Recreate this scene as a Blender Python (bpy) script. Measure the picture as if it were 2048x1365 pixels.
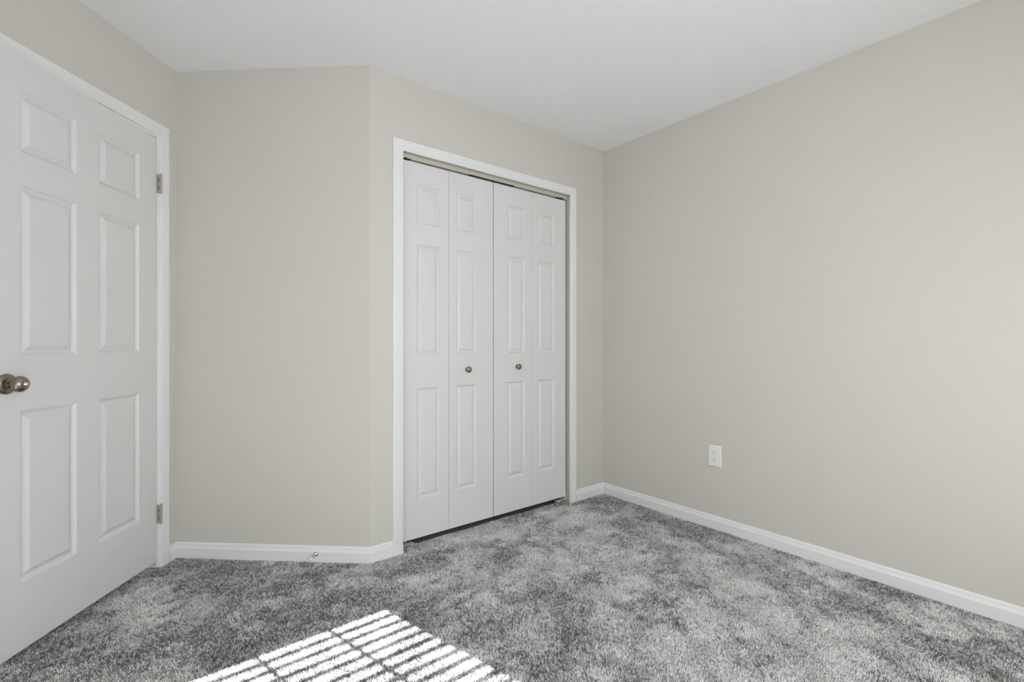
import bpy, bmesh, math, random
import numpy as np
from mathutils import Vector, Matrix

for o in list(bpy.data.objects):
    bpy.data.objects.remove(o, do_unlink=True)
S = bpy.context.scene
COL = S.collection

# ------------------------------------------------------------------ plan of the room
F = 958.0                      # focal length in pixels of the 2048 px frame
EYE = 1.085                    # camera height, ceiling is 2.44
CEIL = 2.44
V2 = lambda x, y: Vector((x, y))
A0 = math.radians(38.56)
N = V2(-math.sin(A0), math.cos(A0))        # towards the closet wall
T = V2(math.cos(A0), math.sin(A0))         # along the closet wall
A1 = math.radians(3.2)
LW = V2(math.sin(A1), math.cos(A1))        # along the door wall, away from the camera
P1 = V2(-1.691, 2.411)
P2 = V2(-0.699, 2.349)
P3 = P2 + T * 1.730
FRONT = -0.85                              # window wall, behind the camera
SIDE = -0.75
tr = P3.dot(T)
P4 = T * tr + N * FRONT
P5 = T * SIDE + N * FRONT
k6 = (P1.dot(T) - SIDE) / LW.dot(T)
P6 = P1 - LW * k6
POLY = [P1, P2, P3, P4, P5, P6]
WALL_T = 0.10

# sun and window
SUN_H = V2(-0.794, 0.608).normalized()     # horizontal travel of the sunlight
SUN_TAN = 0.717
WIN_T1 = 1.509
WIN_T0 = 0.585
WINDOWS = [(WIN_T0, WIN_T1), (-0.60, 0.324)]   # the striped sun's window, then an unseen one added for bounce light
WIN_Z0, WIN_Z1 = 0.16, 2.075
SLAT_TILT = 14.8

# ------------------------------------------------------------------ camera, world, lights, exposure
cam_d = bpy.data.cameras.new('camera')
cam = bpy.data.objects.new('camera', cam_d)
COL.objects.link(cam)
cam_d.sensor_width = 36.0
cam_d.lens = 36.0 * F / 2048.0
cam_d.clip_start = 0.02
cam.location = (0, 0, EYE)
cam.rotation_euler = (math.radians(90), 0, 0)
S.camera = cam

world = bpy.data.worlds.new('World')
S.world = world
world.use_nodes = True
bg = world.node_tree.nodes['Background']
bg.inputs['Color'].default_value = (0.55, 0.72, 1.0, 1)
bg.inputs['Strength'].default_value = 1.0

sun_d = bpy.data.lights.new('sun', 'SUN')
DAY_ENERGY = (23.5, 13.0)
DAY_DIP = 0.75                             # skylight comes in slightly downwards
sun_d.energy = 43.0
sun_d.angle = math.radians(0.24)
sun_d.color = (1.0, 1.0, 1.0)
sun = bpy.data.objects.new('sun', sun_d)
COL.objects.link(sun)
sd = Vector((SUN_H.x, SUN_H.y, -SUN_TAN))
sun.rotation_euler = sd.to_track_quat('-Z', 'Y').to_euler()
sun.location = (6, -6, 6)

for (t0, t1), day_e in zip(WINDOWS, DAY_ENERGY):   # skylight lamps at the blind window and at the added fill window
    day_d = bpy.data.lights.new('daylight', 'AREA')
    day_d.shape = 'RECTANGLE'
    day_d.size = t1 - t0 - 0.04
    day_d.size_y = WIN_Z1 - WIN_Z0 - 0.06
    day_d.energy = day_e
    day_d.color = (0.93, 0.97, 1.0)
    day = bpy.data.objects.new('daylight', day_d)
    COL.objects.link(day)
    c = T * ((t0 + t1) / 2) + N * (FRONT + 0.05)
    day.location = (c.x, c.y, (WIN_Z0 + WIN_Z1) / 2)
    day.rotation_euler = Vector((N.x, N.y, -DAY_DIP)).to_track_quat('-Z', 'Z').to_euler()

S.view_settings.view_transform = 'Standard'
S.view_settings.look = 'None'
S.view_settings.gamma = 1.0
S.view_settings.use_curve_mapping = False
S.view_settings.exposure = 0.0

S.cycles.max_bounces = 10
S.cycles.diffuse_bounces = 7
S.cycles.sample_clamp_indirect = 25.0

# ------------------------------------------------------------------ materials
def srgb(r, g, b):
    f = lambda c: ((c / 255 + 0.055) / 1.055) ** 2.4 if c > 10 else c / 255 / 12.92
    return (f(r), f(g), f(b), 1)

def mat(name, col, rough=0.5, metal=0.0, bump=0.0, bscale=300.0, spec=0.5, var=0.0):
    m = bpy.data.materials.new(name)
    m.use_nodes = True
    nt = m.node_tree
    b = nt.nodes['Principled BSDF']
    b.inputs['Base Color'].default_value = col
    b.inputs['Roughness'].default_value = rough
    b.inputs['Metallic'].default_value = metal
    b.inputs['Specular IOR Level'].default_value = spec
    tc = nt.nodes.new('ShaderNodeTexCoord')
    n = nt.nodes.new('ShaderNodeTexNoise')
    n.inputs['Scale'].default_value = bscale
    n.inputs['Detail'].default_value = 3
    nt.links.new(tc.outputs['Object'], n.inputs['Vector'])
    if var:
        mx = nt.nodes.new('ShaderNodeMix'); mx.data_type = 'RGBA'
        mx.inputs[6].default_value = tuple(c * (1 - var) for c in col[:3]) + (1,)
        mx.inputs[7].default_value = tuple(min(1, c * (1 + var)) for c in col[:3]) + (1,)
        nt.links.new(n.outputs['Fac'], mx.inputs[0])
        nt.links.new(mx.outputs[2], b.inputs['Base Color'])
    if bump:
        bp = nt.nodes.new('ShaderNodeBump')
        bp.inputs['Strength'].default_value = bump
        bp.inputs['Distance'].default_value = 0.001
        nt.links.new(n.outputs['Fac'], bp.inputs['Height'])
        nt.links.new(bp.outputs['Normal'], b.inputs['Normal'])
    return m

M_WALL = mat('greige_wall_paint', (0.638, 0.613, 0.564, 1), 0.75, bump=0.12, bscale=260, spec=0.25)
M_CEIL = mat('white_ceiling_paint', (0.862, 0.876, 0.890, 1), 0.85, bump=0.15, bscale=180, spec=0.2)
M_TRIM = mat('white_trim_paint', (0.815, 0.815, 0.81, 1), 0.38, bump=0.05, bscale=90, spec=0.45)
M_DOOR = mat('white_door_paint', (0.73, 0.73, 0.72, 1), 0.42, bump=0.10, bscale=120, spec=0.4)
M_JAMB = mat('beige_closet_jamb', (0.50, 0.47, 0.40, 1), 0.6, bump=0.1, bscale=60, var=0.1)  # beige lining, somewhat darker than the wall paint
M_NICKEL = mat('brushed_nickel', (0.29, 0.25, 0.205, 1), 0.27, 1.0, bump=0.03, bscale=500)
M_CHROME = mat('bright_chrome', (0.75, 0.74, 0.72, 1), 0.12, 1.0)
M_HINGE = mat('satin_hinge_steel', (0.46, 0.425, 0.37, 1), 0.45, 0.55, bump=0.1, bscale=400)
M_DARK = mat('black_recess', (0.012, 0.012, 0.012, 1), 0.7)
M_TRACK = mat('beige_enamel_track', (0.60, 0.56, 0.49, 1), 0.42, 0.0, var=0.06, bscale=30)
M_PLASTIC = mat('white_plastic', (0.84, 0.83, 0.81, 1), 0.3)
M_CREAM = mat('cream_bracket', (0.70, 0.65, 0.56, 1), 0.5, var=0.15, bscale=80)
M_RUBBER = mat('white_rubber', (0.85, 0.85, 0.84, 1), 0.55)
M_SLAB = mat('floor_slab', (0.20, 0.198, 0.193, 1), 0.95, bump=0.3, bscale=200)
M_BLIND = mat('white_blind_slat', (0.80, 0.80, 0.79, 1), 0.5)

def glass():
    m = bpy.data.materials.new('window_glass'); m.use_nodes = True
    nt = m.node_tree; nt.nodes.clear()
    o = nt.nodes.new('ShaderNodeOutputMaterial'); mx = nt.nodes.new('ShaderNodeMixShader')
    t = nt.nodes.new('ShaderNodeBsdfTransparent'); g = nt.nodes.new('ShaderNodeBsdfGlossy')
    g.inputs['Roughness'].default_value = 0.02; mx.inputs[0].default_value = 0.06
    nt.links.new(t.outputs[0], mx.inputs[1]); nt.links.new(g.outputs[0], mx.inputs[2])
    nt.links.new(mx.outputs[0], o.inputs[0])
    return m
M_GLASS = glass()

def carpet_mat():
    m = bpy.data.materials.new('grey_carpet_yarn'); m.use_nodes = True
    nt = m.node_tree; b = nt.nodes['Principled BSDF']
    b.inputs['Roughness'].default_value = 0.95
    b.inputs['Specular IOR Level'].default_value = 0.1
    at = nt.nodes.new('ShaderNodeAttribute'); at.attribute_name = 'tone'  # fleck colour plus painted pile shading
    rp = nt.nodes.new('ShaderNodeValToRGB')
    e = rp.color_ramp.elements
    e[0].position = 0.0; e[0].color = (0.13, 0.128, 0.124, 1)
    e[1].position = 1.0; e[1].color = (0.95, 0.945, 0.925, 1)
    mid = rp.color_ramp.elements.new(0.5); mid.color = (0.52, 0.515, 0.502, 1)
    nt.links.new(at.outputs['Fac'], rp.inputs['Fac'])
    nt.links.new(rp.outputs['Color'], b.inputs['Base Color'])
    return m
M_CARPET = carpet_mat()

# ------------------------------------------------------------------ helpers
def link(name, bm, m, parent=None, smooth=False):
    bmesh.ops.remove_doubles(bm, verts=bm.verts, dist=1e-6)
    bmesh.ops.recalc_face_normals(bm, faces=bm.faces)
    me = bpy.data.meshes.new(name)
    bm.to_mesh(me); bm.free()
    me.materials.append(m)
    if smooth:
        me.polygons.foreach_set('use_smooth', [True] * len(me.polygons))
    o = bpy.data.objects.new(name, me)
    COL.objects.link(o)
    if parent: o.parent = parent
    return o

def tag(o, label, cat, kind=None, group=None):
    o['label'] = label; o['category'] = cat
    if kind: o['kind'] = kind
    if group: o['group'] = group
    return o

def empty(name, mtx):
    o = bpy.data.objects.new(name, None)
    o.empty_display_size = 0.05
    COL.objects.link(o)
    o.matrix_world = mtx
    return o

def frame(origin, along, out, z=0.0):
    """local x runs along the wall, y out of it into the room, z up"""
    m = Matrix.Identity(4)
    for i in range(2):
        m[i][0] = along[i]; m[i][1] = out[i]; m[i][3] = origin[i]
    m[2][3] = z
    return m

def hexa(bm, pts):
    v = [bm.verts.new(p) for p in pts]
    for f in ((3, 2, 1, 0), (4, 5, 6, 7), (0, 1, 5, 4), (1, 2, 6, 5), (2, 3, 7, 6), (3, 0, 4, 7)):
        bm.faces.new([v[i] for i in f])
    return v

def box(bm, x0, x1, y0, y1, z0, z1):
    return hexa(bm, [(x0, y0, z0), (x1, y0, z0), (x1, y1, z0), (x0, y1, z0),
                     (x0, y0, z1), (x1, y0, z1), (x1, y1, z1), (x0, y1, z1)])

def bevbox(bm, x0, x1, y0, y1, z0, z1, r=0.002, seg=2):
    t = bmesh.new(); box(t, x0, x1, y0, y1, z0, z1)
    bmesh.ops.recalc_face_normals(t, faces=t.faces)
    bmesh.ops.bevel(t, geom=t.edges[:], offset=r, segments=seg, affect='EDGES', profile=0.5)
    me = bpy.data.meshes.new('tmp'); t.to_mesh(me); t.free(); bm.from_mesh(me); bpy.data.meshes.remove(me)

def lathe(bm, prof, axis='y', seg=32, origin=(0, 0, 0), closed=True):
    """profile of (distance along the axis, radius)"""
    rings = []
    ox, oy, oz = origin
    for d, r in prof:
        ring = []
        for i in range(seg):
            a = 2 * math.pi * i / seg
            p = {'y': (r * math.cos(a), d, r * math.sin(a)), 'z': (r * math.cos(a), r * math.sin(a), d),
                 'x': (d, r * math.cos(a), r * math.sin(a))}[axis]
            ring.append(bm.verts.new((p[0] + ox, p[1] + oy, p[2] + oz)))
        rings.append(ring)
    for a, b in zip(rings, rings[1:]):
        for i in range(seg):
            j = (i + 1) % seg
            bm.faces.new((a[i], a[j], b[j], b[i]))
    if closed:
        bm.faces.new(rings[0]); bm.faces.new(rings[-1][::-1])

def perp_in(a, b):
    d = (b - a).normalized()
    return V2(d.y, -d.x)                  # interior lies on the right hand

def miter(i):
    a, b, c = POLY[i - 1], POLY[i], POLY[(i + 1) % len(POLY)]
    n0, n1 = perp_in(a, b), perp_in(b, c)
    m = (n0 + n1)
    return m / (1 + n0.dot(n1))
MIT = [miter(i) for i in range(len(POLY))]

def wall(name, i, label, openings=()):
    """wall from POLY[i] to the next corner; openings are (s0, s1, z0, z1)"""
    j = (i + 1) % len(POLY)
    a, b = POLY[i], POLY[j]
    d = (b - a).normalized(); L = (b - a).length; n = perp_in(a, b)
    ends = {0.0: a - MIT[i] * WALL_T, L: b - MIT[j] * WALL_T}
    def outer(s): return ends.get(s, a + d * s - n * WALL_T)
    def prism(bm, s0, s1, z0, z1):
        q = [a + d * s0, a + d * s1, outer(s1), outer(s0)]
        hexa(bm, [(p.x, p.y, z) for z in (z0, z1) for p in q])
    bm = bmesh.new(); s = 0.0
    for (s0, s1, z0, z1) in openings:
        prism(bm, s, s0, 0, CEIL)
        if z0 > 0: prism(bm, s0, s1, 0, z0)
        if z1 < CEIL: prism(bm, s0, s1, z1, CEIL)
        s = s1
    prism(bm, s, L, 0, CEIL)
    me = bpy.data.meshes.new(name); bmesh.ops.recalc_face_normals(bm, faces=bm.faces); bm.to_mesh(me); bm.free()
    me.materials.append(M_WALL)
    o = bpy.data.objects.new(name, me); COL.objects.link(o)
    tag(o, label, 'wall', 'structure')
    return o

BASE_PROF = [(0.0, -0.01), (0.0125, -0.01), (0.0125, 0.046), (0.0115, 0.0495), (0.0085, 0.0535), (0.0068, 0.060),
             (0.0062, 0.0665), (0.0048, 0.0705), (0.0028, 0.0735), (0.0, 0.0745)]
def baseboard(bm, a, b, ma, mb):
    ra = [bm.verts.new((a.x + ma.x * v, a.y + ma.y * v, w)) for v, w in BASE_PROF]
    rb = [bm.verts.new((b.x + mb.x * v, b.y + mb.y * v, w)) for v, w in BASE_PROF]
    for k in range(len(BASE_PROF) - 1):
        bm.faces.new((ra[k], ra[k + 1], rb[k + 1], rb[k]))
    bm.faces.new(ra); bm.faces.new(rb[::-1])
    bm.faces.new((ra[-1], ra[0], rb[0], rb[-1]))

CASE_PROF = [(0.0, 0.0), (0.0, 0.0075), (0.002, 0.0095), (0.006, 0.0100), (0.010, 0.0102), (0.012, 0.0115), (0.040, 0.0130),
             (0.050, 0.0130), (0.054, 0.0118), (0.056, 0.0095), (0.056, 0.0)]
def casing(bm, x0, x1, ztop, zbot=-0.01, width=0.056, prof=CASE_PROF):
    """moulded casing round an opening; prof = (distance from the inner edge, thickness)"""
    k = width / 0.056
    cols = []
    for e, th in prof:
        e *= k
        cols.append([bm.verts.new(p) for p in ((x0 - e, th, zbot), (x0 - e, th, ztop + e), (x1 + e, th, ztop + e), (x1 + e, th, zbot))])
    for a, b in zip(cols, cols[1:]):
        for i in range(3):
            bm.faces.new((a[i], a[i + 1], b[i + 1], b[i]))
    a, b = cols[-1], cols[0]
    for i in range(3):
        bm.faces.new((a[i], a[i + 1], b[i + 1], b[i]))
    bm.faces.new([c[0] for c in cols]); bm.faces.new([c[3] for c in cols][::-1])

PANEL_PROF = [(0.0, 0.0), (0.0025, -0.0014), (0.006, -0.0052), (0.009, -0.0092), (0.0125, -0.0108), (0.0165, -0.0108),
              (0.019, -0.0100), (0.0330, -0.0022), (0.0350, -0.0013), (0.0395, -0.0012)]
def panel_slab(bm, w, h, th, panels, prof=PANEL_PROF, k=1.0):
    """moulded door slab: front face at y=0 with sunk and raised panels"""
    xs = sorted({0.0, w} | {p[0] for p in panels} | {p[1] for p in panels})
    zs = sorted({0.0, h} | {p[2] for p in panels} | {p[3] for p in panels})
    pset = {(p[0], p[2]): p for p in panels}
    for i in range(len(xs) - 1):
        for j in range(len(zs) - 1):
            x0, x1, z0, z1 = xs[i], xs[i + 1], zs[j], zs[j + 1]
            if (x0, z0) in pset:
                prev = None
                for ins, dep in prof:
                    ins *= k
                    lp = [bm.verts.new(p) for p in ((x0 + ins, dep, z0 + ins), (x1 - ins, dep, z0 + ins),
                                                    (x1 - ins, dep, z1 - ins), (x0 + ins, dep, z1 - ins))]
                    if prev:
                        for q in range(4):
                            bm.faces.new((prev[q], prev[(q + 1) % 4], lp[(q + 1) % 4], lp[q]))
                    prev = lp
                bm.faces.new(prev)
            else:
                bm.faces.new([bm.verts.new(p) for p in ((x0, 0, z0), (x1, 0, z0), (x1, 0, z1), (x0, 0, z1))])
    # edge strips follow the grid so that the slab stays closed
    for i in range(len(xs) - 1):
        for z in (0.0, h):
            bm.faces.new([bm.verts.new(p) for p in ((xs[i], 0, z), (xs[i + 1], 0, z), (xs[i + 1], -th, z), (xs[i], -th, z))])
    for j in range(len(zs) - 1):
        for x in (0.0, w):
            bm.faces.new([bm.verts.new(p) for p in ((x, 0, zs[j]), (x, 0, zs[j + 1]), (x, -th, zs[j + 1]), (x, -th, zs[j]))])
    for i in range(len(xs) - 1):
        for j in range(len(zs) - 1):
            bm.faces.new([bm.verts.new(p) for p in ((xs[i], -th, zs[j]), (xs[i + 1], -th, zs[j]), (xs[i + 1], -th, zs[j + 1]), (xs[i], -th, zs[j + 1]))])

# ------------------------------------------------------------------ shell
# closet opening (s along the closet wall from the protruding corner)
CL0, CL1, CLZ = 0.176, 1.389, 2.062
# room door: the leaf hangs from H and swings into the room
r = (312.5 - 1024) / F
lw_x = lambda y: P1.x + (y - P1.y) * LW.x / LW.y
Hy = (P1.x - P1.y * LW.x / LW.y) / (r - LW.x / LW.y)
H = V2(lw_x(Hy), Hy)
DOOR_W, DOOR_Z0, DOOR_Z1 = 0.768, 0.032, 2.0545
Lleft = (P1 - P6).length
sH = (H - P6).dot(LW)                      # station of the hinge edge on the door wall
DO1 = sH + 0.0035; DO0 = sH - DOOR_W - 0.0035; DOZ = DOOR_Z1 + 0.004

wall('wall_left', 5, 'greige wall with the white six-panel door in it', [(DO0 - 0.02, DO1 + 0.02, 0, DOZ + 0.02)])
wall('wall_center', 0, 'plain greige wall between the room door and the closet corner')
wall('wall_back', 1, 'greige closet wall holding the white bifold doors', [(CL0 - 0.022, CL1 + 0.018, 0, CLZ + 0.03)])
wall('wall_right', 2, 'wide plain greige wall with a white power outlet')
Lf = (P5 - P4).length
wall('wall_front', 3, 'greige window wall opposite the closet', [(tr - t1, tr - t0, WIN_Z0, WIN_Z1) for t0, t1 in WINDOWS])
wall('wall_side', 4, 'greige side wall next to the door wall')

def plate(z0, z1):                         # the storey's outline: room, closet and hall
    q = [P4 - MIT[3] * WALL_T, P5 - MIT[4] * WALL_T, V2(-3.4, -1.2), V2(-3.4, 4.7), T * (tr + WALL_T) + N * 3.4]
    bm = bmesh.new()
    a = [bm.verts.new((p.x, p.y, z0)) for p in q]; b = [bm.verts.new((p.x, p.y, z1)) for p in q]
    bm.faces.new(a); bm.faces.new(b)
    for i in range(5): bm.faces.new((a[i], a[(i + 1) % 5], b[(i + 1) % 5], b[i]))
    return bm
bm = plate(CEIL, CEIL + 0.1)
tag(link('ceiling', bm, M_CEIL), 'smooth white ceiling', 'ceiling', 'structure')
bm = plate(-0.12, -0.008)
tag(link('floor', bm, M_SLAB), 'floor slab under the grey carpet', 'floor', 'structure')

# closet interior and the hall behind the door, both closed and unlit
fr = frame(P2, T, -N)
bm = bmesh.new()
box(bm, -0.05, 1.66, -0.74, -0.70, 0, CEIL); box(bm, 0.02, 0.05, -0.70, -0.1, 0, CEIL); box(bm, 1.60, 1.63, -0.70, -0.1, 0, CEIL)
o = link('wall_closet', bm, M_WALL); o.matrix_world = fr
tag(o, 'dark closet interior behind the bifold doors', 'wall', 'structure')
fl = frame(P6, LW, V2(LW.y, -LW.x))
bm = bmesh.new()
box(bm, DO0 - 0.2, DO1 + 0.2, -1.16, -1.12, 0, CEIL); box(bm, DO0 - 0.2, DO0 - 0.16, -1.12, -0.1, 0, CEIL); box(bm, DO1 + 0.16, DO1 + 0.2, -1.12, -0.1, 0, CEIL)
o = link('wall_hall', bm, M_WALL); o.matrix_world = fl
tag(o, 'hall wall beyond the room door', 'wall', 'structure')

# casings and jambs
bm = bmesh.new(); casing(bm, CL0, CL1, CLZ)
o = link('trim_1', bm, M_TRIM); o.matrix_world = fr
tag(o, 'white moulded casing round the closet doors', 'door casing', 'structure')
bm = bmesh.new()
box(bm, CL0 - 0.021, CL0 - 0.008, -0.10, 0.0, 0, CLZ + 0.02)
box(bm, CL1 - 0.001, CL1 + 0.017, -0.10, 0.0, 0, CLZ + 0.02)
box(bm, CL0 - 0.008, CL1 - 0.001, -0.10, 0.0, CLZ + 0.001, CLZ + 0.02)
o = link('trim_2', bm, M_JAMB); o.matrix_world = fr
tag(o, 'beige jamb lining inside the closet opening', 'door jamb', 'structure')

CI0, CI1, CIZ = DO0 - 0.008, DO1 + 0.010, DOZ + 0.012
bm = bmesh.new(); casing(bm, CI0, CI1, CIZ)
o = link('trim_3', bm, M_TRIM); o.matrix_world = fl
tag(o, 'white moulded casing round the room door', 'door casing', 'structure')
bm = bmesh.new()
for (x0, x1) in ((DO0 - 0.018, DO0), (DO1, DO1 + 0.018)):
    box(bm, x0, x1, -0.10, 0.0, 0, DOZ + 0.018)
box(bm, DO0, DO1, -0.10, 0.0, DOZ, DOZ + 0.018)
box(bm, DO0, DO0 + 0.010, -0.075, -0.040, 0, DOZ); box(bm, DO1 - 0.010, DO1, -0.075, -0.040, 0, DOZ)
box(bm, DO0 + 0.010, DO1 - 0.010, -0.075, -0.040, DOZ - 0.010, DOZ)
o = link('trim_4', bm, M_TRIM); o.matrix_world = fl
tag(o, 'white jamb and stop around the room door', 'door jamb', 'structure')

# baseboards
bm = bmesh.new(); baseboard(bm, P1, P2, MIT[0], MIT[1])
tag(link('baseboard_center', bm, M_TRIM), 'white baseboard with the metal door stop on it', 'baseboard', 'structure')
nb = perp_in(P2, P3)
bm = bmesh.new(); baseboard(bm, P2, P2 + T * (CL0 - 0.056), MIT[1], nb)
tag(link('baseboard_back', bm, M_TRIM), 'short white baseboard left of the closet doors', 'baseboard', 'structure')
bm = bmesh.new(); baseboard(bm, P2 + T * (CL1 + 0.056), P3, nb, MIT[2])
tag(link('baseboard_far', bm, M_TRIM), 'short white baseboard right of the closet doors', 'baseboard', 'structure')
bm = bmesh.new(); baseboard(bm, P3, P4, MIT[2], MIT[3])
tag(link('baseboard_right', bm, M_TRIM), 'long white baseboard under the power outlet', 'baseboard', 'structure')
bm = bmesh.new(); baseboard(bm, P6 + LW * (CI1 + 0.056), P1, perp_in(P6, P1), MIT[0])
tag(link('baseboard_left', bm, M_TRIM), 'tiny white baseboard between the room door casing and the corner', 'baseboard', 'structure')
bm = bmesh.new(); baseboard(bm, P4, P5, MIT[3], MIT[4]); baseboard(bm, P5, P6, MIT[4], MIT[5])
baseboard(bm, P6, P6 + LW * (CI0 - 0.056), MIT[5], perp_in(P6, P1))
tag(link('baseboard_front', bm, M_TRIM), 'white baseboard below the window and along the side wall', 'baseboard', 'structure')

# ------------------------------------------------------------------ window wall (behind the camera)
fw = frame(P4, -T, N)                       # x runs from P4 towards P5
PITCH = 0.0430
for wi, (t0, t1) in enumerate(WINDOWS):
    w0, w1 = tr - t1, tr - t0
    bm = bmesh.new()
    for (x0, x1, z0, z1) in ((w0, w0 + 0.012, WIN_Z0, WIN_Z1), (w1 - 0.03, w1, WIN_Z0, WIN_Z1),
                             (w0, w1, WIN_Z0, WIN_Z0 + 0.03), (w0, w1, WIN_Z1 - 0.012, WIN_Z1)):
        box(bm, x0, x1, -0.098, -0.05, z0, z1)
    win = link('window_%d' % (wi + 1), bm, M_TRIM); win.matrix_world = fw
    tag(win, ('white window with slatted blind opposite the closet, nearer the right wall',
              'added unseen fill window without blind opposite the closet, nearer the side wall')[wi], 'window', 'structure')
    bm = bmesh.new()
    for k in (0.236, 0.483, 0.730):
        box(bm, w0 + k - 0.007, w0 + k + 0.007, -0.085, -0.068, WIN_Z0 + 0.02, WIN_Z1 - 0.01)
    link('muntin', bm, M_TRIM, win)
    bm = bmesh.new(); box(bm, w0 + 0.01, w1 - 0.01, -0.080, -0.076, WIN_Z0 + 0.02, WIN_Z1 - 0.01)
    link('window_pane', bm, M_GLASS, win)
    bm = bmesh.new(); box(bm, w0 - 0.03, w1 + 0.03, -0.05, 0.03, WIN_Z0 - 0.02, WIN_Z0)
    link('window_sill', bm, M_TRIM, win)
    if wi == 1: continue                    # added window stays bare so more sun bounces off the floor
    bm = bmesh.new()
    n_sl = int((WIN_Z1 - 0.05 - WIN_Z0 - 0.03) / PITCH)
    tilt = math.radians(SLAT_TILT)
    for k in range(n_sl):
        zc = WIN_Z1 - 0.048 - PITCH * (k + 0.5)
        c, s = math.cos(tilt), math.sin(tilt)
        q = [(-0.024 + a * c, zc - a * s + b) for (a, b) in ((-0.023, -0.001), (0.023, -0.001), (0.023, 0.001), (-0.023, 0.001))]
        hexa(bm, [(x, y, z) for x in (w0 + 0.004, w1 - 0.004) for (y, z) in q])
    link('blind_slats', bm, M_BLIND, win)
    bm = bmesh.new(); box(bm, w0 + 0.004, w1 - 0.004, -0.047, -0.002, WIN_Z1 - 0.045, WIN_Z1 - 0.001)
    link('blind_headrail', bm, M_BLIND, win)

# ------------------------------------------------------------------ room door
dd = V2(math.sin(math.radians(2.63)), -math.cos(math.radians(2.63)))   # from the hinge to the latch
fd = frame(H + LW * 0.0, dd, V2(-dd.y, dd.x), DOOR_Z0)
hgt = DOOR_Z1 - DOOR_Z0
rows = [(0.2625, 0.8475), (1.034, 1.6175), (1.728, 1.9395)]
colsx = [(0.1096, 0.333), (0.4394, 0.663)]
panels = [(x0, x1, z0 - DOOR_Z0, z1 - DOOR_Z0) for x0, x1 in colsx for z0, z1 in rows]
door = empty('door_1', fd)
tag(door, 'white six-panel room door standing slightly ajar at left', 'door', 'structure')
bm = bmesh.new(); panel_slab(bm, DOOR_W, hgt, 0.035, panels)
link('door_panel', bm, M_DOOR, door)
# knob
kn_u, kn_z = 0.712, 0.943 - DOOR_Z0
knob = empty('door_knob', Matrix.Identity(4)); knob.parent = door; knob.location = (kn_u, 0, kn_z)
bm = bmesh.new()
lathe(bm, [(0.0, 0.034), (0.003, 0.0345), (0.007, 0.033), (0.011, 0.029), (0.013, 0.024), (0.0145, 0.019), (0.0155, 0.0135), (0.017, 0.0125)], 'y', 48)
link('rose', bm, M_NICKEL, knob, True)
bm = bmesh.new()
lathe(bm, [(0.014, 0.0125), (0.024, 0.0120), (0.028, 0.0145), (0.032, 0.0205), (0.037, 0.0248), (0.043, 0.0268), (0.0435, 0.0262), (0.0445, 0.0262), (0.045, 0.0268),
           (0.050, 0.0262), (0.055, 0.0238), (0.060, 0.0195), (0.063, 0.0150), (0.0645, 0.0110), (0.0640, 0.0085)], 'y', 48)
link('knob_grip', bm, M_NICKEL, knob, True)
bm = bmesh.new(); lathe(bm, [(0.0630, 0.0080), (0.0640, 0.0075), (0.0650, 0.0058), (0.0700, 0.0052), (0.0715, 0.0035), (0.0718, 0.001)], 'y', 24)
link('lock_button', bm, M_CHROME, knob, True)['label'] = 'bright chrome lock button'
# hinges on the jamb side
for nm, zc in (('hinge', 1.837), ('hinge', 0.256)):
    hg = empty(nm, Matrix.Identity(4)); hg.parent = door
    hg.location = (-0.0035, 0.0, zc - DOOR_Z0)
    bm = bmesh.new()
    z0 = -0.0445
    for k in range(5):
        lathe(bm, [(z0 + k * 0.0178 + 0.0003, 0.0048), (z0 + (k + 1) * 0.0178 - 0.0003, 0.0048)], 'z', 20, (-0.002, 0.0195, 0))
    link('knuckle', bm, M_HINGE, hg)
    bm = bmesh.new(); lathe(bm, [(z0 - 0.002, 0.0030), (z0, 0.0042), (0.0445, 0.0042), (0.0460, 0.0050), (0.0485, 0.0048), (0.0500, 0.0030)], 'z', 20, (-0.002, 0.0195, 0))
    link('hinge_pin', bm, M_HINGE, hg, True)
    bm = bmesh.new(); bevbox(bm, -0.0045, 0.0005, -0.001, 0.0160, -0.0445, 0.0445, 0.0006, 1)
    link('hinge_leaf', bm, M_HINGE, hg)
    bm = bmesh.new()
    for zz in (-0.019, 0.019):
        bevbox(bm, 0.0000, 0.0009, 0.0075, 0.0105, zz - 0.0095, zz + 0.0095, 0.0003, 1)
    link('hinge_slot', bm, M_DARK, hg)['label'] = 'two dark vertical slots'

# ------------------------------------------------------------------ closet bifold doors
LEAF_Z0, LEAF_Z1 = 0.038, 2.0315
SET = 0.030                                 # set back from the wall face
def s_at(px):                               # station of a photographed x on the plane of the closet doors
    q = (px - 1024) / F
    b = P2 + N * SET
    return (b.y * q - b.x) / (T.x - T.y * q)
leaf_spans = [((0.1695, 0.4672), (s_at(834), s_at(880))), ((0.4690, 0.7726), (s_at(912), s_at(952.5))),
              ((0.7776, 1.0775), (s_at(1015.5), s_at(1049.8))), ((1.0785, 1.3785), (s_at(1075.3), s_at(1108.4)))]
def z_at(px, y):
    s = s_at(px); Y = (P2 + N * SET + T * s).y
    return EYE + (682.5 - y) / F * Y
prow = [(z_at(834, 999.5), z_at(834, 777)), (z_at(834, 710.5), z_at(834, 488.3)), (z_at(834, 447.4), z_at(834, 368.3))]
LP = [(i, d * 0.9) for i, d in PANEL_PROF]
def leaf(root, span, pan):
    w = span[1] - span[0]
    bm = bmesh.new()
    panel_slab(bm, w, LEAF_Z1 - LEAF_Z0, 0.034, [(pan[0] - span[0], pan[1] - span[0], z0 - LEAF_Z0, z1 - LEAF_Z0) for z0, z1 in prow], LP, 0.85)
    o = link('door_leaf', bm, M_DOOR, root)
    o.location = (span[0], 0, LEAF_Z0)
    return o
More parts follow.
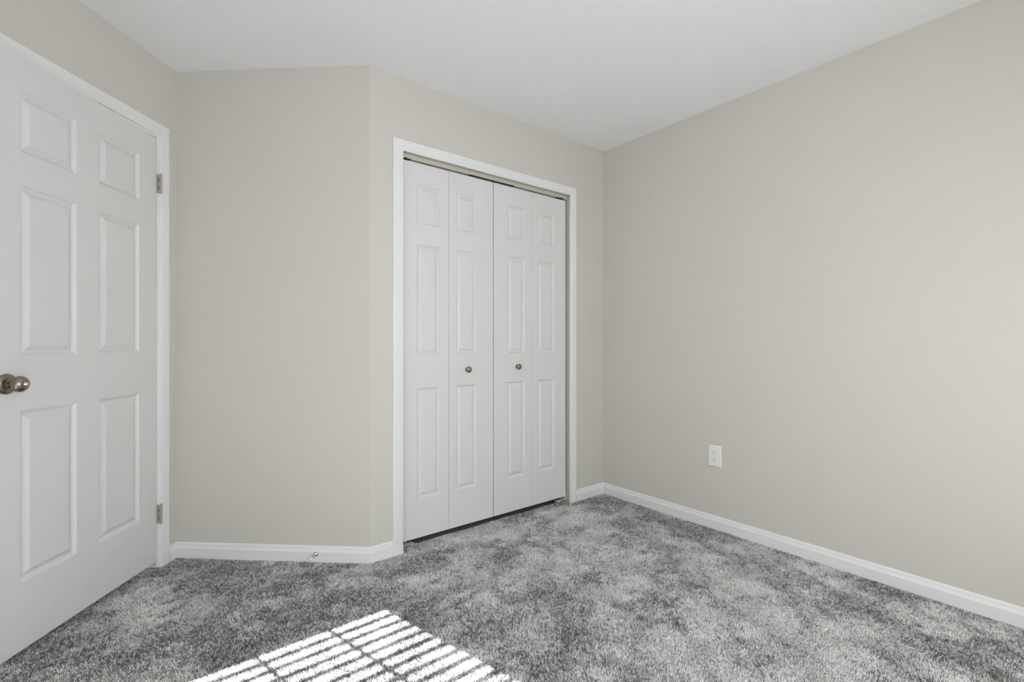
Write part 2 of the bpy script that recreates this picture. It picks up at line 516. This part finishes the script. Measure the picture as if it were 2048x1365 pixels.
def bifold(name, i, label, klabel, kpx, kpy):
    root = empty(name, frame(P2 + N * SET, T, -N))
    tag(root, label, 'closet door', 'structure', 'bifold closet doors')
    leaf(root, *leaf_spans[i]); leaf(root, *leaf_spans[i + 1])
    kb = empty('door_knob', Matrix.Identity(4)); kb.parent = root
    kb.location = (s_at(kpx), 0, z_at(kpx, kpy))
    bm = bmesh.new()
    lathe(bm, [(0.0, 0.0095), (0.003, 0.0090), (0.006, 0.0068), (0.011, 0.0066), (0.014, 0.0100), (0.017, 0.0148), (0.021, 0.0172), (0.025, 0.0168),
               (0.0285, 0.0140), (0.0305, 0.0095), (0.0315, 0.0040)], 'y', 32)
    link('knob_grip', bm, M_NICKEL, kb, True)
    return root
bifold('door_2', 0, 'left white bifold closet door, left of the middle gap', '', 934.0, 739.3)
bifold('door_3', 2, 'right white bifold closet door, right of the middle gap', '', 1034.0, 733.5)

# track over the closet doors with its pivots and rollers
trk = empty('door_track', frame(P2, T, -N))
tag(trk, 'beige metal track above the bifold closet doors', 'door track')
bm = bmesh.new()
x0, x1 = CL0 - 0.007, CL1 - 0.002
box(bm, x0, x1, -0.0265, -0.0245, 2.0395, CLZ + 0.0005)
box(bm, x0, x1, -0.0660, -0.0640, 2.0395, CLZ + 0.0005)
box(bm, x0, x1, -0.0640, -0.0265, CLZ - 0.0015, CLZ + 0.0005)
box(bm, x0, x1, -0.0300, -0.0265, 2.0395, 2.0410)
link('rail', bm, M_TRACK, trk)
bm = bmesh.new(); bevbox(bm, 0.60, 0.93, -0.0275, -0.0235, 2.0335, 2.0408, 0.0005, 1)
link('aligner', bm, M_DARK, trk)['label'] = 'dark aligner strip over the middle gap'
for sx in (0.205, 1.325):
    bm = bmesh.new(); bevbox(bm, sx - 0.026, sx + 0.026, -0.058, -0.0225, 2.0350, 2.0420, 0.001, 1)
    p = link('pivot_block', bm, M_DARK, trk)
    bm = bmesh.new()
    for k in (-0.014, 0.012):
        lathe(bm, [(-0.0230, 0.0034), (-0.0205, 0.0034)], 'y', 12, (sx + k, 0, 2.0388))
    link('screw', bm, M_CHROME, p)

# floor brackets that carry the pivots
for k, (sx, sg, lab) in enumerate(((0.1725, 1, 'cream pivot bracket on the carpet below the left closet door'),
                                   (1.3870, -1, 'cream pivot bracket on the carpet below the right closet door'))):
    br = empty('pivot_bracket', frame(P2 + T * sx, T * sg, -N))
    tag(br, lab, 'bracket', None, 'pivot brackets under the closet doors')
    bm = bmesh.new()
    bevbox(bm, 0.0, 0.085, -0.062, -0.026, 0.0105, 0.0165, 0.002, 2)
    bevbox(bm, 0.0, 0.004, -0.062, -0.026, 0.0105, 0.050, 0.001, 1)
    link('bracket_plate', bm, M_CREAM, br)
    bm = bmesh.new(); lathe(bm, [(0.016, 0.0045), (0.036, 0.0045)], 'z', 14, (0.040, -0.044, 0))
    link('pivot_pin', bm, M_HINGE, br, True)
    bm = bmesh.new(); bevbox(bm, 0.012, 0.060, -0.0275, -0.0245, 0.0125, 0.0150, 0.0004, 1)
    link('bracket_slot', bm, M_DARK, br)

# ------------------------------------------------------------------ outlet on the right wall
RW = -N
def q_at(px):
    q = (px - 1024) / F
    return (P3.y * q - P3.x) / (RW.x - RW.y * q)
qa, qb = q_at(1417), q_at(1443)
qc = (qa + qb) / 2
out = empty('power_outlet', frame(P3 + RW * qc, RW, -T, 0.4185))
tag(out, 'white power outlet low on the right wall', 'power outlet')
bm = bmesh.new()
hw, hh = (qb - qa) / 2, 0.0615
lv = [(0, 0.0, 0), (0.0005, 0.003, 0), (0.003, 0.0052, 0), (0.008, 0.0060, 0)]
prev = None
for ins, y, _ in lv:
    lpv = [bm.verts.new(p) for p in ((-hw + ins, y, -hh + ins), (hw - ins, y, -hh + ins), (hw - ins, y, hh - ins), (-hw + ins, y, hh - ins))]
    if prev:
        for q in range(4): bm.faces.new((prev[q], prev[(q + 1) % 4], lpv[(q + 1) % 4], lpv[q]))
    prev = lpv
bm.faces.new(prev)
link('cover_plate', bm, M_PLASTIC, out)
for sgn in (1, -1):
    rc = empty('receptacle', Matrix.Identity(4)); rc.parent = out; rc.location = (0, 0.006, sgn * 0.0195)
    bm = bmesh.new()
    pts = []
    for i in range(32):
        a = 2 * math.pi * i / 32
        pts.append((0.0172 * math.cos(a), max(-0.0145, min(0.0145, 0.0172 * math.sin(a)))))
    va = [bm.verts.new((x, 0, z)) for x, z in pts]; vb = [bm.verts.new((x * 0.96, 0.0018, z * 0.96)) for x, z in pts]
    for i in range(32): bm.faces.new((va[i], va[(i + 1) % 32], vb[(i + 1) % 32], vb[i]))
    bm.faces.new(vb)
    link('socket_face', bm, M_PLASTIC, rc)
    bm = bmesh.new()
    box(bm, -0.0075, -0.0055, 0.0012, 0.0021, 0.000, 0.0085); box(bm, 0.0055, 0.0075, 0.0012, 0.0021, 0.001, 0.0080)
    lathe(bm, [(0.0012, 0.0026), (0.0021, 0.0026)], 'y', 14, (0, 0, -0.0068))
    link('socket_slots', bm, M_DARK, rc)
bm = bmesh.new(); lathe(bm, [(0.0055, 0.0032), (0.0070, 0.0030), (0.0076, 0.0018)], 'y', 16)
link('screw', bm, M_PLASTIC, out, True)

# ------------------------------------------------------------------ door stop on the baseboard
na = perp_in(P1, P2); da = (P2 - P1).normalized()
q = (632.7 - 1024) / F
b0 = P1 + na * 0.0125
sb = (b0.y * q - b0.x) / (da.x - da.y * q)
base = b0 + da * sb
ds = empty('door_stop', frame(base, da, na, EYE - (1108.5 - 682.5) / F * base.y))
tag(ds, 'small metal door stop screwed to the baseboard, white tip', 'door stop')
bm = bmesh.new(); lathe(bm, [(0.0, 0.0115), (0.002, 0.0122), (0.006, 0.0108), (0.010, 0.0075), (0.0125, 0.0045)], 'y', 28)
link('mounting_cup', bm, M_CHROME, ds, True)
bm = bmesh.new(); lathe(bm, [(0.011, 0.0042), (0.050, 0.0042), (0.051, 0.0040)], 'y', 20)
link('rod', bm, M_CHROME, ds, True)
bm = bmesh.new(); lathe(bm, [(0.049, 0.0045), (0.0495, 0.0070), (0.060, 0.0074), (0.064, 0.0066), (0.066, 0.0040)], 'y', 24)
link('bumper', bm, M_RUBBER, ds, True)['label'] = 'white rubber tip'

# ------------------------------------------------------------------ carpet pile
rng = np.random.default_rng(7)
def vnoise(x, y, cell, seed):
    g = np.random.default_rng(seed).random((256, 256))
    X, Y = x / cell + 100, y / cell + 100
    xi, yi = np.floor(X).astype(int), np.floor(Y).astype(int)
    fx, fy = X - xi, Y - yi
    fx = fx * fx * (3 - 2 * fx); fy = fy * fy * (3 - 2 * fy)
    a = g[xi % 256, yi % 256]; b = g[(xi + 1) % 256, yi % 256]; c = g[xi % 256, (yi + 1) % 256]; d = g[(xi + 1) % 256, (yi + 1) % 256]
    return (a * (1 - fx) + b * fx) * (1 - fy) + (c * (1 - fx) + d * fx) * fy
def bump2(x, y, cx, cy, rx, ry):
    return np.exp(-(((x - cx) / rx) ** 2 + ((y - cy) / ry) ** 2))

def inside(x, y, pts):
    ok = np.ones_like(x, bool)
    # room outline (non convex): even-odd rule
    res = np.zeros_like(x, bool); n = len(pts)
    for i in range(n):
        a, b = pts[i], pts[(i + 1) % n]
        c = ((a.y > y) != (b.y > y)) & (x < (b.x - a.x) * (y - a.y) / (b.y - a.y + 1e-12) + a.x)
        res ^= c
    return res

def nap_shade_field(x, y):
    u, v = x * T.x + y * T.y, x * N.x + y * N.y      # along / across the room
    wu = u + 0.05 * (vnoise(u, v, 0.10, 21) - 0.5); wv = v + 0.05 * (vnoise(u, v, 0.10, 22) - 0.5)
    n1 = vnoise(wu, wv, 0.15, 1) - 0.5
    n2 = vnoise(wu, wv, 0.060, 2) - 0.5
    n3 = vnoise(wu, wv, 0.020, 3) - 0.5
    n4 = vnoise(u, v, 0.42, 4) - 0.5
    st = vnoise(wu * 0.20 + 0.10 * wv, wv - 0.12 * wu, 0.040, 5) - 0.5      # brush strokes along the room
    fan = vnoise(0.22 * wv - 0.1 * wu, wu - 0.35 * wv, 0.045, 6) - 0.5       # and across it, nearer the window
    k = np.clip((v - 1.1) / 0.8, 0, 1)
    nap_shade = 0.48 * n1 + 0.46 * n2 + 0.34 * n3 + 0.30 * n4 + 0.42 * st * k + 0.36 * fan * (1 - k)
    # trodden pile's shading put into the tone: lighter middle, darker by walls and door
    nap_shade += 0.24 * bump2(x, y, 0.25, 2.45, 0.50, 0.40) + 0.20 * bump2(x, y, 0.95, 1.80, 0.50, 0.40)
    nap_shade -= 0.24 * bump2(x, y, -1.1, 2.0, 0.80, 0.65)
    nap_shade -= 0.20 * np.clip(1 - (tr - u) / 0.45, 0, 1)
    return 0.46 * np.tanh(nap_shade * 3.0)

CARPET_LIGHT, CARPET_FLECK = 0.88, 0.68
STEP = 0.0031
gx, gy = np.meshgrid(np.arange(-1.85, 2.65, STEP), np.arange(-1.15, 3.5, STEP))
gx = gx.ravel(); gy = gy.ravel()
keep = inside(gx, gy, POLY)
gx, gy = gx[keep], gy[keep]
# thin the pile where the frame never looks (at the feet and behind the camera)
far = (gy < 1.25) | (np.abs(gx) > gy * 1.25 + 0.2)
keep = ~far | (rng.random(gx.size) < 0.35)
gx, gy, far = gx[keep], gy[keep], far[keep]
# the pile also runs a little under the two doors
ss, dv = np.meshgrid(np.arange(CL0, CL1, STEP), np.arange(0, 0.062, STEP)); ss = ss.ravel(); dv = dv.ravel()
gx = np.concatenate([gx, P2.x + T.x * ss + N.x * dv]); gy = np.concatenate([gy, P2.y + T.y * ss + N.y * dv])
ss, dv = np.meshgrid(np.arange(DO0, DO1, STEP), np.arange(0, 0.10, STEP)); ss = ss.ravel(); dv = dv.ravel()
gx = np.concatenate([gx, P6.x + LW.x * ss - LW.y * dv]); gy = np.concatenate([gy, P6.y + LW.y * ss + LW.x * dv])
far = np.concatenate([far, np.zeros(gx.size - far.size, bool)])
gx = gx + rng.uniform(-1, 1, gx.size) * STEP * 0.55; gy = gy + rng.uniform(-1, 1, gy.size) * STEP * 0.55
nb_ = gx.size
nap_shade = nap_shade_field(gx, gy)
ang = 2 * math.pi * (vnoise(gx, gy, 0.12, 11) * 1.2) + rng.normal(0, 0.9, nb_)
leanlen = 0.0015 + 0.0035 * rng.random(nb_)
ht = (0.0062 + 0.0026 * rng.random(nb_))
ht = np.where(far, ht * 0.8, ht)
wid = np.where(far, 0.0026, 0.0013) * rng.uniform(0.75, 1.3, nb_)
face = rng.uniform(0, math.pi, nb_)
wx, wy = np.cos(face) * wid, np.sin(face) * wid
lx, ly = np.cos(ang) * leanlen, np.sin(ang) * leanlen
Z0 = -0.008
co = np.empty((nb_, 4, 3), np.float32)
co[:, 0] = np.stack([gx - wx, gy - wy, np.full(nb_, Z0)], 1)
co[:, 1] = np.stack([gx + wx, gy + wy, np.full(nb_, Z0)], 1)
co[:, 2] = np.stack([gx + lx + wx * 0.7, gy + ly + wy * 0.7, Z0 + ht], 1)
co[:, 3] = np.stack([gx + lx - wx * 0.7, gy + ly - wy * 0.7, Z0 + ht], 1)
# yarn colour: light ground with dark flecks; pile shading is painted in by making them denser
fleck = 0.50 * vnoise(gx, gy, 0.0048, 31) + 0.20 * vnoise(gx, gy, 0.010, 32) + 0.30 * rng.random(nb_)
dark = 1 / (1 + np.exp((fleck - (0.40 - 0.34 * nap_shade)) * 22))
tone = np.clip(CARPET_LIGHT - CARPET_FLECK * dark + 0.12 * nap_shade + rng.normal(0, 0.05, nb_), 0, 1).astype(np.float32)
me = bpy.data.meshes.new('carpet')
me.vertices.add(nb_ * 4); me.loops.add(nb_ * 4); me.polygons.add(nb_)
me.vertices.foreach_set('co', co.ravel())
me.loops.foreach_set('vertex_index', np.arange(nb_ * 4, dtype=np.int32))
me.polygons.foreach_set('loop_start', np.arange(0, nb_ * 4, 4, dtype=np.int32))
at = me.attributes.new('tone', 'FLOAT', 'POINT')
at.data.foreach_set('value', np.repeat(tone, 4))
me.update(calc_edges=True)
me.materials.append(M_CARPET)
cp = bpy.data.objects.new('carpet', me); COL.objects.link(cp)
tag(cp, 'grey mottled cut-pile carpet covering the whole floor', 'carpet', 'stuff')
